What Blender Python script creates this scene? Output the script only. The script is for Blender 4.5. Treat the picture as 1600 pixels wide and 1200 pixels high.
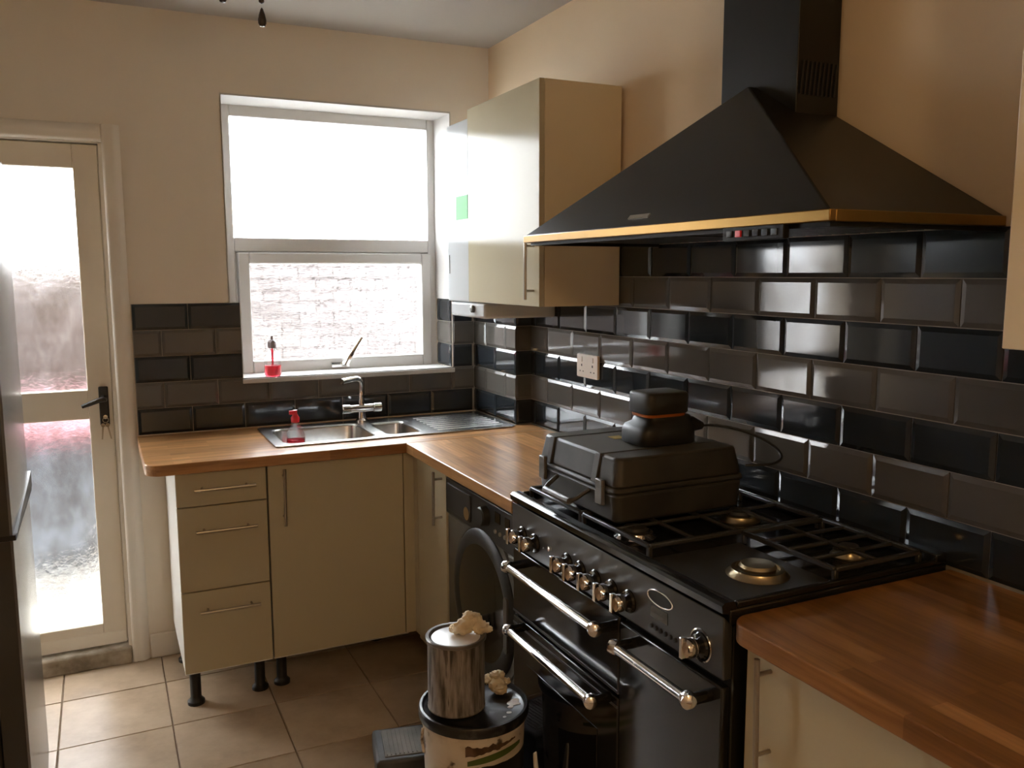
import bpy, bmesh, math, random
from mathutils import Vector, Matrix, noise
random.seed(7)
S = bpy.context.scene
for o in list(bpy.data.objects): bpy.data.objects.remove(o)
COL = S.collection

# ------------------------------------------------------------------ camera, world, exposure
cam_d = bpy.data.cameras.new('camera'); cam = bpy.data.objects.new('camera', cam_d); COL.objects.link(cam)
CR = [[0.9012486, -0.4332959, -0.0023688], [-0.0579888, -0.1151946, -0.9916489], [0.4294045, 0.8938595, -0.1289453]]
mr = Matrix(((CR[0][0], -CR[1][0], -CR[2][0]), (CR[0][1], -CR[1][1], -CR[2][1]), (CR[0][2], -CR[1][2], -CR[2][2])))
cam.matrix_world = Matrix.Translation((-1.61333, -3.59358, 1.53778)) @ mr.to_4x4()
cam_d.sensor_width = 36; cam_d.lens = 36 * 1335.867 / 1600; cam_d.clip_start = 0.02
S.camera = cam
W = bpy.data.worlds.new('overcast_sky'); S.world = W; W.use_nodes = True
bg = W.node_tree.nodes['Background']; bg.inputs[0].default_value = (0.90, 0.95, 1.0, 1); bg.inputs[1].default_value = 1.0
S.view_settings.view_transform = 'Standard'; S.view_settings.look = 'None'
S.view_settings.gamma = 1; S.view_settings.use_curve_mapping = False
S.view_settings.exposure = 4.72
def portal(name, loc, sx, sy):
    l = bpy.data.lights.new(name, 'AREA'); l.shape = 'RECTANGLE'; l.size = sx; l.size_y = sy
    l.cycles.is_portal = True
    o = bpy.data.objects.new(name, l); COL.objects.link(o); o.location = loc
    o.rotation_euler = (math.radians(-90), 0, 0)
portal('window_daylight', (-0.65, 0.32, 1.66), 0.94, 1.14)
portal('door_daylight', (-1.98, 0.12, 1.05), 0.66, 1.9)
lp = bpy.data.lights.new('warm_room_lamp', 'POINT'); lp.energy = 0.75; lp.color = (1.0, 0.65, 0.31); lp.shadow_soft_size = 0.12
lpo = bpy.data.objects.new('warm_room_lamp', lp); COL.objects.link(lpo); lpo.location = (-1.45, -4.25, 2.25)   # tungsten lamp in the room behind the camera
cy = S.cycles
cy.max_bounces = 14; cy.diffuse_bounces = 8; cy.glossy_bounces = 6; cy.transmission_bounces = 10; cy.transparent_max_bounces = 12
cy.use_denoising = True; cy.sample_clamp_indirect = 6.0

# ------------------------------------------------------------------ materials
def mat(name, col, rough=0.5, metal=0.0, spec=0.5, coat=0.0, coat_rough=0.05, **kw):
    m = bpy.data.materials.new(name); m.use_nodes = True
    b = m.node_tree.nodes['Principled BSDF']
    b.inputs['Base Color'].default_value = (*col, 1); b.inputs['Roughness'].default_value = rough
    b.inputs['Metallic'].default_value = metal; b.inputs['Specular IOR Level'].default_value = spec
    b.inputs['Coat Weight'].default_value = coat; b.inputs['Coat Roughness'].default_value = coat_rough
    for k, v in kw.items(): b.inputs[k].default_value = v
    return m
def N(m, t, **props):
    n = m.node_tree.nodes.new(t)
    for k, v in props.items(): setattr(n, k, v)
    return n
def L(m, a, b): m.node_tree.links.new(a, b)
def BS(m): return m.node_tree.nodes['Principled BSDF']
def coords(m, scale=(1, 1, 1), rot=(0, 0, 0)):
    tc = N(m, 'ShaderNodeTexCoord'); mp = N(m, 'ShaderNodeMapping')
    mp.inputs['Scale'].default_value = scale; mp.inputs['Rotation'].default_value = rot
    L(m, tc.outputs['Object'], mp.inputs[0]); return mp.outputs[0]
def ramp(m, fac, stops):
    r = N(m, 'ShaderNodeValToRGB'); e = r.color_ramp.elements
    while len(e) < len(stops): e.new(0.5)
    for i, (p, c) in enumerate(stops): e[i].position = p; e[i].color = (*c, 1)
    L(m, fac, r.inputs[0]); return r.outputs[0]
def noise_n(m, vec, scale, detail=4, rough=0.5):
    n = N(m, 'ShaderNodeTexNoise'); n.inputs['Scale'].default_value = scale
    n.inputs['Detail'].default_value = detail; n.inputs['Roughness'].default_value = rough
    L(m, vec, n.inputs['Vector']); return n.outputs[0]
def bump(m, h, strength, dist=0.002):
    b = N(m, 'ShaderNodeBump'); b.inputs['Strength'].default_value = strength; b.inputs['Distance'].default_value = dist
    L(m, h, b.inputs['Height']); L(m, b.outputs[0], BS(m).inputs['Normal'])
def mottled(name, stops, scale, rough, scl=(1, 1, 1), bmp=0.0, detail=5, **kw):
    m = mat(name, stops[0][1], rough, **kw); v = coords(m, scl); n = noise_n(m, v, scale, detail)
    L(m, ramp(m, n, stops), BS(m).inputs['Base Color'])
    if bmp: bump(m, n, bmp)
    return m
def vary(name, col, amt, rough, **kw):                    # each copied piece a slightly different value
    m = mat(name, col, rough, **kw); oi = N(m, 'ShaderNodeObjectInfo')
    c = ramp(m, oi.outputs['Random'], [(0, tuple(x * (1 - amt) for x in col)), (1, tuple(x * (1 + amt) for x in col))])
    L(m, c, BS(m).inputs['Base Color']); return m

M = {}
M['wall'] = mottled('cream_wall_paint', [(0.3, (0.72, 0.65, 0.55)), (0.7, (0.755, 0.68, 0.57))], 3.0, 0.75)
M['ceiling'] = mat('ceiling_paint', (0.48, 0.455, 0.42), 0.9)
M['wall_warm_lit'] = mottled('warm_lit_cream_wall', [(0.3, (0.80, 0.645, 0.45)), (0.7, (0.83, 0.67, 0.47))], 3.0, 0.7)  # cooker wall cream, with warm light put into its base colour
M['white_gloss'] = mat('white_gloss_paint', (0.74, 0.69, 0.61), 0.35)
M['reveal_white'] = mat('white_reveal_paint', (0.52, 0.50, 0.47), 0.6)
M['upvc'] = mat('white_window_plastic', (0.62, 0.605, 0.585), 0.35)
M['door_white'] = mottled('aged_white_door', [(0.35, (0.70, 0.635, 0.53)), (0.7, (0.76, 0.70, 0.60))], 4.0, 0.4)
M['tile_dark'] = vary('charcoal_glaze', (0.021, 0.025, 0.029), 0.2, 0.07, spec=0.55)
M['tile_grey'] = vary('taupe_glaze', (0.098, 0.090, 0.078), 0.12, 0.07, spec=0.55)
M['grout'] = mat('grey_grout', (0.29, 0.26, 0.22), 0.9)
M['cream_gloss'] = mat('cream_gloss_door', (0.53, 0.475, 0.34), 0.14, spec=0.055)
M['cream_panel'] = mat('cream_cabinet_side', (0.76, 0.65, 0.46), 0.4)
M['white_panel'] = mat('white_carcass', (0.80, 0.80, 0.77), 0.4)
M['nickel'] = mat('brushed_nickel', (0.42, 0.38, 0.32), 0.32, 1.0)
M['chrome'] = mat('chrome', (0.80, 0.80, 0.80), 0.09, 1.0)
M['steel'] = mottled('brushed_steel', [(0.3, (0.50, 0.50, 0.49)), (0.7, (0.60, 0.60, 0.59))], 40, 0.26, scl=(1, 12, 1), metal=1.0)
M['brass'] = mat('brass_trim', (0.30, 0.175, 0.052), 0.36, 1.0)
M['burner'] = mat('burner_alloy', (0.55, 0.46, 0.30), 0.3, 1.0)
M['black_gloss'] = mat('black_enamel', (0.012, 0.012, 0.012), 0.12)
M['black_satin'] = mat('black_satin_metal', (0.012, 0.011, 0.009), 0.38, spec=0.32)
M['black_plastic'] = mat('black_plastic', (0.016, 0.016, 0.016), 0.45)
M['charcoal_panel'] = mat('charcoal_panel_enamel', (0.035, 0.034, 0.032), 0.3)
M['black_glass'] = mat('black_oven_glass', (0.008, 0.008, 0.009), 0.04)
M['iron'] = mat('cast_iron', (0.035, 0.034, 0.032), 0.42)
M['graphite'] = mat('graphite_appliance', (0.105, 0.098, 0.080), 0.38, 0.1)
M['graphite_dark'] = mat('graphite_panel', (0.030, 0.030, 0.028), 0.42, spec=0.35)
M['smoked'] = mat('smoked_door_glass', (0.010, 0.010, 0.009), 0.08)
M['fridge_side'] = mat('dark_fridge_side', (0.045, 0.043, 0.040), 0.5)
M['fridge_front'] = mat('silver_fridge_front', (0.26, 0.26, 0.255), 0.24, 0.5)
M['boiler'] = mat('white_boiler_enamel', (0.56, 0.58, 0.585), 0.14, spec=0.05)
M['green'] = mat('green_label_print', (0.12, 0.50, 0.14), 0.5, spec=0.1)
M['socket'] = mat('socket_plastic', (0.80, 0.72, 0.64), 0.3)
M['hood_dark'] = mat('hood_dark_trim', (0.014, 0.013, 0.011), 0.5, spec=0.2)
M['threshold'] = mottled('weathered_threshold', [(0.35, (0.20, 0.16, 0.11)), (0.65, (0.45, 0.39, 0.31))], 14, 0.8)
M['floor_grout'] = mat('brown_floor_grout', (0.23, 0.165, 0.105), 0.9)
M['dark'] = mat('dark_void', (0.012, 0.012, 0.012), 0.7)
M['red_plastic'] = mat('red_plastic', (0.70, 0.02, 0.03), 0.3)
M['key'] = mat('key_metal', (0.45, 0.38, 0.28), 0.35, 1.0)
M['handle_black'] = mat('black_door_furniture', (0.018, 0.015, 0.012), 0.35)
M['bead'] = mat('dark_wood_bead', (0.030, 0.022, 0.018), 0.25)
M['lcd'] = mat('grey_display', (0.10, 0.10, 0.09), 0.15)
M['orange'] = mat('orange_band', (0.35, 0.10, 0.015), 0.5)
M['lamp_glass'] = mat('opal_lamp_glass', (0.85, 0.82, 0.75), 0.3)
M['case'] = mottled('dusty_black_case', [(0.35, (0.020, 0.019, 0.017)), (0.75, (0.050, 0.047, 0.040))], 9, 0.5, bmp=0.15)
M['case_latch'] = mat('worn_latch_plastic', (0.10, 0.095, 0.085), 0.4)
M['toolbox'] = mottled('scuffed_toolbox', [(0.35, (0.028, 0.028, 0.028)), (0.75, (0.07, 0.068, 0.06))], 14, 0.5)
M['toolbox_tread'] = mottled('dusty_tread_panel', [(0.35, (0.10, 0.092, 0.078)), (0.7, (0.22, 0.20, 0.165))], 10, 0.6)
M['foam'] = mottled('dried_cream_foam', [(0.3, (0.60, 0.46, 0.28)), (0.7, (0.82, 0.72, 0.52))], 30, 0.7, bmp=0.3)
M['paint_white'] = mat('white_wet_paint', (0.80, 0.80, 0.80), 0.25)
M['tin'] = mottled('dribbled_grey_tin', [(0.36, (0.05, 0.042, 0.034)), (0.46, (0.17, 0.15, 0.13)), (0.58, (0.30, 0.275, 0.25)), (0.66, (0.10, 0.085, 0.07))], 62, 0.5, scl=(1, 1, 0.13), metal=0.0)
M['tin_rim'] = mat('tin_rim', (0.22, 0.21, 0.20), 0.35, 0.7)
M['bucket'] = mottled('grubby_white_bucket', [(0.36, (0.10, 0.07, 0.045)), (0.41, (0.55, 0.48, 0.38)), (0.55, (0.64, 0.57, 0.47))], 16, 0.5)
M['bucket_lid'] = mottled('black_splashed_lid', [(0.52, (0.012, 0.012, 0.013)), (0.62, (0.05, 0.05, 0.05))], 22, 0.3)
M['label_green'] = mat('green_stripe_print', (0.075, 0.12, 0.022), 0.5)
M['label_black'] = mat('black_label_print', (0.012, 0.012, 0.010), 0.5)
M['rust'] = mottled('brown_smear', [(0.4, (0.06, 0.03, 0.015)), (0.6, (0.13, 0.075, 0.04))], 30, 0.6)
M['rag'] = mat('white_rag', (0.75, 0.74, 0.72), 0.8)
M['patio'] = mottled('pale_patio', [(0.3, (0.60, 0.58, 0.52)), (0.7, (0.72, 0.69, 0.62))], 3, 0.9)
M['render_wall'] = mottled('grey_rendered_wall', [(0.3, (0.035, 0.028, 0.022)), (0.7, (0.05, 0.041, 0.033))], 4, 0.9)
M['mortar'] = mat('dark_mortar', (0.010, 0.006, 0.005), 0.95)
M['brick'] = vary('weathered_brick', (0.105, 0.090, 0.086), 0.4, 0.9)
M['brick_brown'] = vary('brown_brick', (0.036, 0.026, 0.022), 0.3, 0.9)
M['bin'] = mat('blue_grey_bin', (0.022, 0.026, 0.034), 0.5)
M['bin_lid'] = mat('pink_sheet', (0.20, 0.085, 0.105), 0.6)
M['leaf'] = mottled('hedge_leaf', [(0.3, (0.04, 0.06, 0.022)), (0.7, (0.08, 0.11, 0.05))], 12, 0.7)

def dusty_top(m, dust):                                  # dust settled on upward faces
    nt = m.node_tree; g = N(m, 'ShaderNodeNewGeometry'); sx = N(m, 'ShaderNodeSeparateXYZ'); L(m, g.outputs['Normal'], sx.inputs[0])
    r = ramp(m, sx.outputs[2], [(0.6, (0, 0, 0)), (0.95, (1, 1, 1))]); mx = N(m, 'ShaderNodeMix', data_type='RGBA')
    src = BS(m).inputs['Base Color'].links[0].from_socket; L(m, r, mx.inputs[0]); L(m, src, mx.inputs[6]); mx.inputs[7].default_value = (*dust, 1)
    L(m, mx.outputs[2], BS(m).inputs['Base Color'])
dusty_top(M['case'], (0.085, 0.080, 0.066))
def floor_tile_mat():
    m = mat('beige_stone_tile', (0.5, 0.4, 0.3), 0.30); v = coords(m)
    n1 = noise_n(m, v, 5.0, 6, 0.6)
    c = ramp(m, n1, [(0.3, (0.37, 0.275, 0.185)), (0.5, (0.50, 0.39, 0.275)), (0.7, (0.60, 0.48, 0.35))])
    oi = N(m, 'ShaderNodeObjectInfo'); mx = N(m, 'ShaderNodeMix', data_type='RGBA', blend_type='MULTIPLY'); mx.inputs[0].default_value = 1.0
    L(m, c, mx.inputs[6]); L(m, ramp(m, oi.outputs['Random'], [(0, (0.90, 0.88, 0.86)), (1, (1.05, 1.05, 1.05))]), mx.inputs[7])
    L(m, mx.outputs[2], BS(m).inputs['Base Color']); bump(m, n1, 0.15); return m
M['floor_tile'] = floor_tile_mat()
def wood_mat(name, along_y, k=(1, 1, 1)):
    m = mat(name, (0.4, 0.2, 0.08), 0.30); v = coords(m, rot=(0, 0, math.radians(90) if along_y else 0))
    def stave(w, h, off, c1, c2):
        b = N(m, 'ShaderNodeTexBrick'); b.offset = off; b.squash = 1.0
        for k, x in (('Scale', 1.0), ('Mortar Size', 0.0), ('Bias', 0.0), ('Brick Width', w), ('Row Height', h)): b.inputs[k].default_value = x
        b.inputs['Color1'].default_value = (*c1, 1); b.inputs['Color2'].default_value = (*c2, 1)
        L(m, v, b.inputs['Vector']); return b.outputs['Color']
    a = stave(0.38, 0.037, 0.37, tuple(x * q for x, q in zip((0.60, 0.335, 0.15), k)), tuple(x * q for x, q in zip((0.40, 0.20, 0.075), k)))
    b2 = stave(0.76, 0.037, 0.61, (1.12, 1.10, 1.05), (0.82, 0.80, 0.76))
    mx = N(m, 'ShaderNodeMix', data_type='RGBA', blend_type='MULTIPLY'); mx.inputs[0].default_value = 1
    L(m, a, mx.inputs[6]); L(m, b2, mx.inputs[7])
    mp = N(m, 'ShaderNodeMapping'); mp.inputs['Scale'].default_value = (2.2, 34, 34); L(m, v, mp.inputs[0])
    g = noise_n(m, mp.outputs[0], 2.0, 5, 0.6)
    mx2 = N(m, 'ShaderNodeMix', data_type='RGBA', blend_type='MULTIPLY'); mx2.inputs[0].default_value = 1
    L(m, mx.outputs[2], mx2.inputs[6]); L(m, ramp(m, g, [(0.3, (0.62, 0.58, 0.54)), (0.62, (1.06, 1.06, 1.06))]), mx2.inputs[7])
    L(m, mx2.outputs[2], BS(m).inputs['Base Color']); return m
M['wood_x'] = wood_mat('wood_block_worktop_across', False); M['wood_y'] = wood_mat('wood_block_worktop_along', True); M['wood_shaded'] = wood_mat('shaded_wood_block_worktop', True, (0.62, 0.55, 0.42))  # near worktop: same wood, colour darkened to offset the lamp light

def glass_mat(name, rough, clear, bscale, bstr, scl=(1, 1, 1), dist=0.004):
    m = bpy.data.materials.new(name); m.use_nodes = True; nt = m.node_tree
    nt.nodes.remove(BS(m)); out = nt.nodes['Material Output']
    g = N(m, 'ShaderNodeBsdfGlass'); g.inputs['Roughness'].default_value = rough; g.inputs['IOR'].default_value = 1.45
    g.inputs['Color'].default_value = (0.97, 0.98, 0.98, 1)
    t = N(m, 'ShaderNodeBsdfTransparent'); mx = N(m, 'ShaderNodeMixShader'); mx.inputs[0].default_value = clear
    L(m, g.outputs[0], mx.inputs[1]); L(m, t.outputs[0], mx.inputs[2]); L(m, mx.outputs[0], out.inputs[0])
    if bstr:
        b = N(m, 'ShaderNodeBump'); b.inputs['Strength'].default_value = bstr; b.inputs['Distance'].default_value = dist
        L(m, noise_n(m, coords(m, scl), bscale, 2), b.inputs['Height']); L(m, b.outputs[0], g.inputs['Normal'])
    return m
M['pane_wavy'] = glass_mat('wavy_window_glass', 0.0, 0.30, 26, 0.35, (0.5, 1, 2.2), 0.004)
M['pane_frost'] = glass_mat('frosted_door_glass', 0.22, 0.25, 60, 0.6)
fm_ = M['pane_frost']; gl_ = [n for n in fm_.node_tree.nodes if n.type == 'BSDF_GLASS'][0]      # grime on the obscure glass
L(fm_, ramp(fm_, noise_n(fm_, coords(fm_, (1, 1, 0.6)), 9, 8, 0.7), [(0.38, (0.70, 0.66, 0.62)), (0.62, (0.98, 0.98, 0.98))]), gl_.inputs['Color'])
M['clear_plastic'] = glass_mat('clear_bottle_plastic', 0.05, 0.6, 1, 0)
def tinted(name, col):
    m = mat(name, col, 0.12); BS(m).inputs['Transmission Weight'].default_value = 0.6; return m
M['red_liquid'] = tinted('red_soap', (0.85, 0.05, 0.08))

# ------------------------------------------------------------------ builders
class MB:
    def __init__(s): s.bm = bmesh.new()
    def poly_faces(s, verts, faces):
        vs = [s.bm.verts.new(v) for v in verts]
        for f in faces:
            try: s.bm.faces.new([vs[i] for i in f])
            except ValueError: pass
        return vs
    def box(s, x0, x1, y0, y1, z0, z1):
        x0, x1 = min(x0, x1), max(x0, x1); y0, y1 = min(y0, y1), max(y0, y1); z0, z1 = min(z0, z1), max(z0, z1)
        v = [(x, y, z) for z in (z0, z1) for y in (y0, y1) for x in (x0, x1)]
        s.poly_faces(v, [(0, 2, 3, 1), (4, 5, 7, 6), (0, 1, 5, 4), (1, 3, 7, 5), (3, 2, 6, 7), (2, 0, 4, 6)]); return s
    def hexa(s, b, t):                                    # four bottom corners, four top corners, anticlockwise from above
        s.poly_faces(list(b) + list(t), [(3, 2, 1, 0), (4, 5, 6, 7), (0, 1, 5, 4), (1, 2, 6, 5), (2, 3, 7, 6), (3, 0, 4, 7)]); return s
    def prism(s, pts, z0, z1, axis='z'):
        f = {'z': lambda a, b, c: (a, b, c), 'x': lambda a, b, c: (c, a, b), 'y': lambda a, b, c: (a, c, b)}[axis]
        n = len(pts); v = [f(a, b, z0) for a, b in pts] + [f(a, b, z1) for a, b in pts]
        s.poly_faces(v, [tuple(reversed(range(n))), tuple(range(n, 2 * n))] + [(i, (i + 1) % n, n + (i + 1) % n, n + i) for i in range(n)]); return s
    def tube(s, pts, r, n=10, cap=True):
        pts = [Vector(p) for p in pts]; rr = r if isinstance(r, (list, tuple)) else [r] * len(pts)
        rings = []; up = None
        for i, p in enumerate(pts):
            d = (pts[min(i + 1, len(pts) - 1)] - pts[max(i - 1, 0)]).normalized()
            if up is None: up = Vector((0, 0, 1)) if abs(d.z) < 0.9 else Vector((1, 0, 0))
            a = d.cross(up)
            if a.length < 1e-4: a = d.cross(Vector((0, 1, 0)))
            a.normalize(); b = a.cross(d).normalized(); up = b
            rings.append([s.bm.verts.new(p + (a * math.cos(t) + b * math.sin(t)) * rr[i]) for t in [2 * math.pi * k / n for k in range(n)]])
        for A, B in zip(rings, rings[1:]):
            for k in range(n): s.bm.faces.new((A[k], A[(k + 1) % n], B[(k + 1) % n], B[k]))
        if cap: s.bm.faces.new(rings[0][::-1]); s.bm.faces.new(rings[-1])
        return s
    def lathe(s, prof, o=(0, 0, 0), axis=(0, 0, 1), n=24):     # profile of (radius, height)
        d = Vector(axis).normalized(); a = d.orthogonal().normalized(); b = d.cross(a); o = Vector(o); rings = []
        for r, h in prof:
            c = o + d * h
            if r < 1e-6: rings.append([s.bm.verts.new(c)])
            else: rings.append([s.bm.verts.new(c + (a * math.cos(2 * math.pi * k / n) + b * math.sin(2 * math.pi * k / n)) * r) for k in range(n)])
        for A, B in zip(rings, rings[1:]):
            for k in range(n):
                q = [A[k % len(A)], A[(k + 1) % n % len(A)], B[(k + 1) % n % len(B)], B[k % len(B)]]
                u = []
                for x in q:
                    if x not in u: u.append(x)
                if len(u) > 2: s.bm.faces.new(u)
        for R, rev in ((rings[0], True), (rings[-1], False)):
            if len(R) > 1: s.bm.faces.new(R[::-1] if rev else R)
        return s
    def blob(s, c, r, scl=(1, 1, 1), amp=0.0, freq=8, sub=3, seed=0):
        m = bmesh.ops.create_icosphere(s.bm, subdivisions=sub, radius=1)
        for v in m['verts']:
            d = v.co.normalized(); k = 1 + amp * noise.noise(d * freq + Vector((seed, seed * 2, 0)))
            v.co = Vector(c) + Vector((d.x * scl[0], d.y * scl[1], d.z * scl[2])) * r * k
        return s
    def build(s, name, m, parent=None, bevel=0.0, seg=2, smooth=True, angle=35):
        bmesh.ops.recalc_face_normals(s.bm, faces=s.bm.faces[:])
        off = Vector((0, 0, 0)); p = parent
        while p: off += p.location; p = p.parent
        if off.length: bmesh.ops.translate(s.bm, verts=s.bm.verts[:], vec=-off)
        if smooth:
            ca = math.radians(angle)
            for f in s.bm.faces: f.smooth = True
            for e in s.bm.edges:
                if len(e.link_faces) == 2 and e.calc_face_angle(0) > ca: e.smooth = False
        me = bpy.data.meshes.new(name); s.bm.to_mesh(me); s.bm.free()
        o = bpy.data.objects.new(name, me); COL.objects.link(o); me.materials.append(M[m] if isinstance(m, str) else m)
        if parent: o.parent = parent
        if bevel:
            b = o.modifiers.new('bevel', 'BEVEL'); b.width = bevel; b.segments = seg; b.limit_method = 'ANGLE'
            b.angle_limit = math.radians(40); b.harden_normals = False
        return o
def box(x0, x1, y0, y1, z0, z1): return MB().box(x0, x1, y0, y1, z0, z1)
def tag(o, label, cat, group=None, kind=None):
    if label: o['label'] = label
    if cat: o['category'] = cat
    if group: o['group'] = group
    if kind: o['kind'] = kind
    return o
def thing(name, label, cat, loc=(0, 0, 0), group=None):
    o = bpy.data.objects.new(name, None); COL.objects.link(o); o.location = loc; o.empty_display_size = 0.1
    return tag(o, label, cat, group)
def struct(o, label=None): o['kind'] = 'structure'; o['label'] = label or o.name; return o
def empty_struct(name, label, loc=(0, 0, 0)):
    o = bpy.data.objects.new(name, None); COL.objects.link(o); o.location = loc; return struct(o, label)
def arc(cx, cy, r, a0, a1, n=8):
    return [(cx + r * math.cos(math.radians(a0 + (a1 - a0) * i / n)), cy + r * math.sin(math.radians(a0 + (a1 - a0) * i / n))) for i in range(n + 1)]
def rrect(x0, x1, y0, y1, r, n=5):
    return arc(x1 - r, y1 - r, r, 0, 90, n) + arc(x0 + r, y1 - r, r, 90, 180, n) + arc(x0 + r, y0 + r, r, 180, 270, n) + arc(x1 - r, y0 + r, r, 270, 360, n)
def slab(name, loops, z0, z1, m, parent, bevel=0.003):          # filled 2D curve: first loop is the outline, the others are holes
    cu = bpy.data.curves.new(name, 'CURVE'); cu.dimensions = '2D'; cu.fill_mode = 'BOTH'
    for lp in loops:
        sp = cu.splines.new('POLY'); sp.points.add(len(lp) - 1); sp.use_cyclic_u = True
        for p, q in zip(sp.points, lp): p.co = (q[0], q[1], 0, 1)
    cu.extrude = (z1 - z0) / 2 - bevel; cu.bevel_depth = bevel; cu.bevel_resolution = 2; cu.offset = -bevel
    t = bpy.data.objects.new('t', cu); COL.objects.link(t)
    me = bpy.data.meshes.new_from_object(t.evaluated_get(bpy.context.evaluated_depsgraph_get())); bpy.data.objects.remove(t); me.name = name
    off = Vector((0, 0, 0)); p = parent
    while p: off += p.location; p = p.parent
    for v in me.vertices: v.co = v.co + Vector((0, 0, (z0 + z1) / 2)) - off
    for p in me.polygons: p.use_smooth = False
    me.materials.clear(); me.materials.append(M[m]); o = bpy.data.objects.new(name, me); COL.objects.link(o); o.parent = parent
    return o

# ================================================================== room shell
CEIL = 2.52; XL = -2.47; YR = -4.9
floor = struct(box(XL, 0.0, YR, 0.0, -0.10, -0.006).build('floor', 'floor_grout'), 'beige stone tiled floor')
struct(box(XL - 0.1, 0.1, YR - 0.1, 0.3, CEIL, CEIL + 0.1).build('ceiling', 'ceiling'), 'off-white painted ceiling')
# back wall: solid boxes around the door opening and the window opening
DX0, DX1, DZ = -2.375, -1.575, 2.035
b = MB()
b.box(XL - 0.1, DX0, 0, 0.30, -0.1, CEIL).box(DX0, DX1, 0, 0.30, DZ, CEIL)
b.box(DX1, -1.145, 0, 0.30, -0.1, CEIL).box(-1.145, -0.185, 0, 0.30, 2.235, CEIL)
b.box(-1.145, -1.105, 0, 0.30, -0.1, 1.415).box(-1.105, -0.185, 0, 0.30, -0.1, 1.095).box(-0.185, 0.1, 0, 0.30, -0.1, CEIL)
wall_back = struct(b.build('wall_back', 'wall', smooth=False), 'cream back wall with the window and the glazed door')
wall_right = struct(box(0, 0.1, YR - 0.1, 0, -0.1, CEIL).build('wall_right', 'wall_warm_lit'), 'cream cooker wall with a grey metro tile splashback')
struct(box(XL - 0.1, XL, YR - 0.1, 0, -0.1, CEIL).build('wall_left', 'wall'), 'cream left wall')
struct(box(XL - 0.1, 0.1, YR - 0.1, YR, -0.1, CEIL).build('wall_rear', 'wall'), 'cream rear wall behind the camera')

# floor tiles
TP = 0.3485; tx0 = -1.8185; ty0 = -0.253
tile_me = {}
def floor_tile(x0, x1, y0, y1):
    key = (round(x1 - x0, 3), round(y1 - y0, 3)); w, d = key
    if key not in tile_me:
        g = 0.002; z = 0.0; c = 0.0015
        bm = MB(); bm.hexa([(g, g, -.006), (w - g, g, -.006), (w - g, d - g, -.006), (g, d - g, -.006)],
                           [(g + c, g + c, z), (w - g - c, g + c, z), (w - g - c, d - g - c, z), (g + c, d - g - c, z)])
        o = bm.build('tile', 'floor_tile', floor, smooth=False); tile_me[key] = o.data
    else:
        o = bpy.data.objects.new('tile', tile_me[key]); COL.objects.link(o); o.parent = floor
    o.location = (x0, y0, 0)
xs = sorted({XL, -0.001} | {tx0 + TP * i for i in range(-1, 6) if XL + .01 < tx0 + TP * i < -.01})
ys = sorted({-3.741, 0.0} | {ty0 - TP * i for i in range(0, 11) if -3.74 < ty0 - TP * i})
for xa, xb in zip(xs, xs[1:]):
    for ya, yb in zip(ys, ys[1:]): floor_tile(xa, xb, ya, yb)

# ------------------------------------------------------------------ metro tiles
TW, TH = 0.202, 0.102; ZB = 0.912
metro = {}
def metro_mesh(w, h, m, cut_l, cut_r, cut_t):
    # bevelled glazed brick lying in the x-z plane, its face towards -y; cut sides keep no bevel
    g = 0.0012; bv = 0.011; t0, t1 = 0.0035, 0.0070
    x0, x1, z0, z1 = g, w - g, g, h - g
    xi0 = x0 + (0.0005 if cut_l else bv); xi1 = x1 - (0.0005 if cut_r else bv); zi0, zi1 = z0 + bv, z1 - (0.0005 if cut_t else bv)
    v = [(x0, 0, z0), (x1, 0, z0), (x1, 0, z1), (x0, 0, z1), (x0, -t0, z0), (x1, -t0, z0), (x1, -t0, z1), (x0, -t0, z1),
         (xi0, -t1, zi0), (xi1, -t1, zi0), (xi1, -t1, zi1), (xi0, -t1, zi1)]
    mb = MB(); mb.poly_faces(v, [(0, 3, 2, 1), (0, 1, 5, 4), (1, 2, 6, 5), (2, 3, 7, 6), (3, 0, 4, 7), (4, 5, 9, 8), (5, 6, 10, 9), (6, 7, 11, 10), (7, 4, 8, 11), (8, 9, 10, 11)])
    bmesh.ops.recalc_face_normals(mb.bm, faces=mb.bm.faces[:])
    me = bpy.data.meshes.new('tile'); mb.bm.to_mesh(me); mb.bm.free(); me.materials.append(M[m]); return me
def metro_tile(parent, base, rot, u0, u1, z0, h, m, cl, cr, ct=False):
    w = u1 - u0; key = (round(w, 3), round(h, 3), m, cl, cr, ct)
    if key not in metro: metro[key] = metro_mesh(w, h, m, cl, cr, ct)
    o = bpy.data.objects.new('tile', metro[key]); COL.objects.link(o); o.parent = parent
    d = Matrix.Rotation(rot, 3, 'Z') @ Vector((1, 0, 0))
    o.location = Vector(base) + d * u0 + Vector((0, 0, z0)) - parent.location
    jit = lambda: random.uniform(-0.0035, 0.0035)
    o.rotation_euler = (jit(), 0, rot + jit())
def tile_run(parent, base, rot, ua, ub, row, phase, skip=None, h=TH):
    # tiles from ua to ub along the wall; joints at phase + n*TW
    m = 'tile_dark' if row % 2 == 0 else 'tile_grey'; z = ZB + row * TH
    n = math.floor((ua - phase) / TW) - 1; j = []
    while phase + n * TW < ub + TW: j.append(phase + n * TW); n += 1
    for a, c in zip(j, j[1:]):
        s0, s1 = max(a, ua), min(c, ub)
        if s1 - s0 < 0.012: continue
        metro_tile(parent, base, rot, s0, s1, z, h, m, s0 > a + .001, s1 < c - .001)
BX, BY = -0.075, -0.43                                   # tiled pipe boxing in the corner
box1 = struct(box(BX, -0.0005, BY, -0.0005, 0.90, 1.44).build('trim_1', 'grout'), 'tiled pipe boxing in the corner below the boiler')
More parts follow.
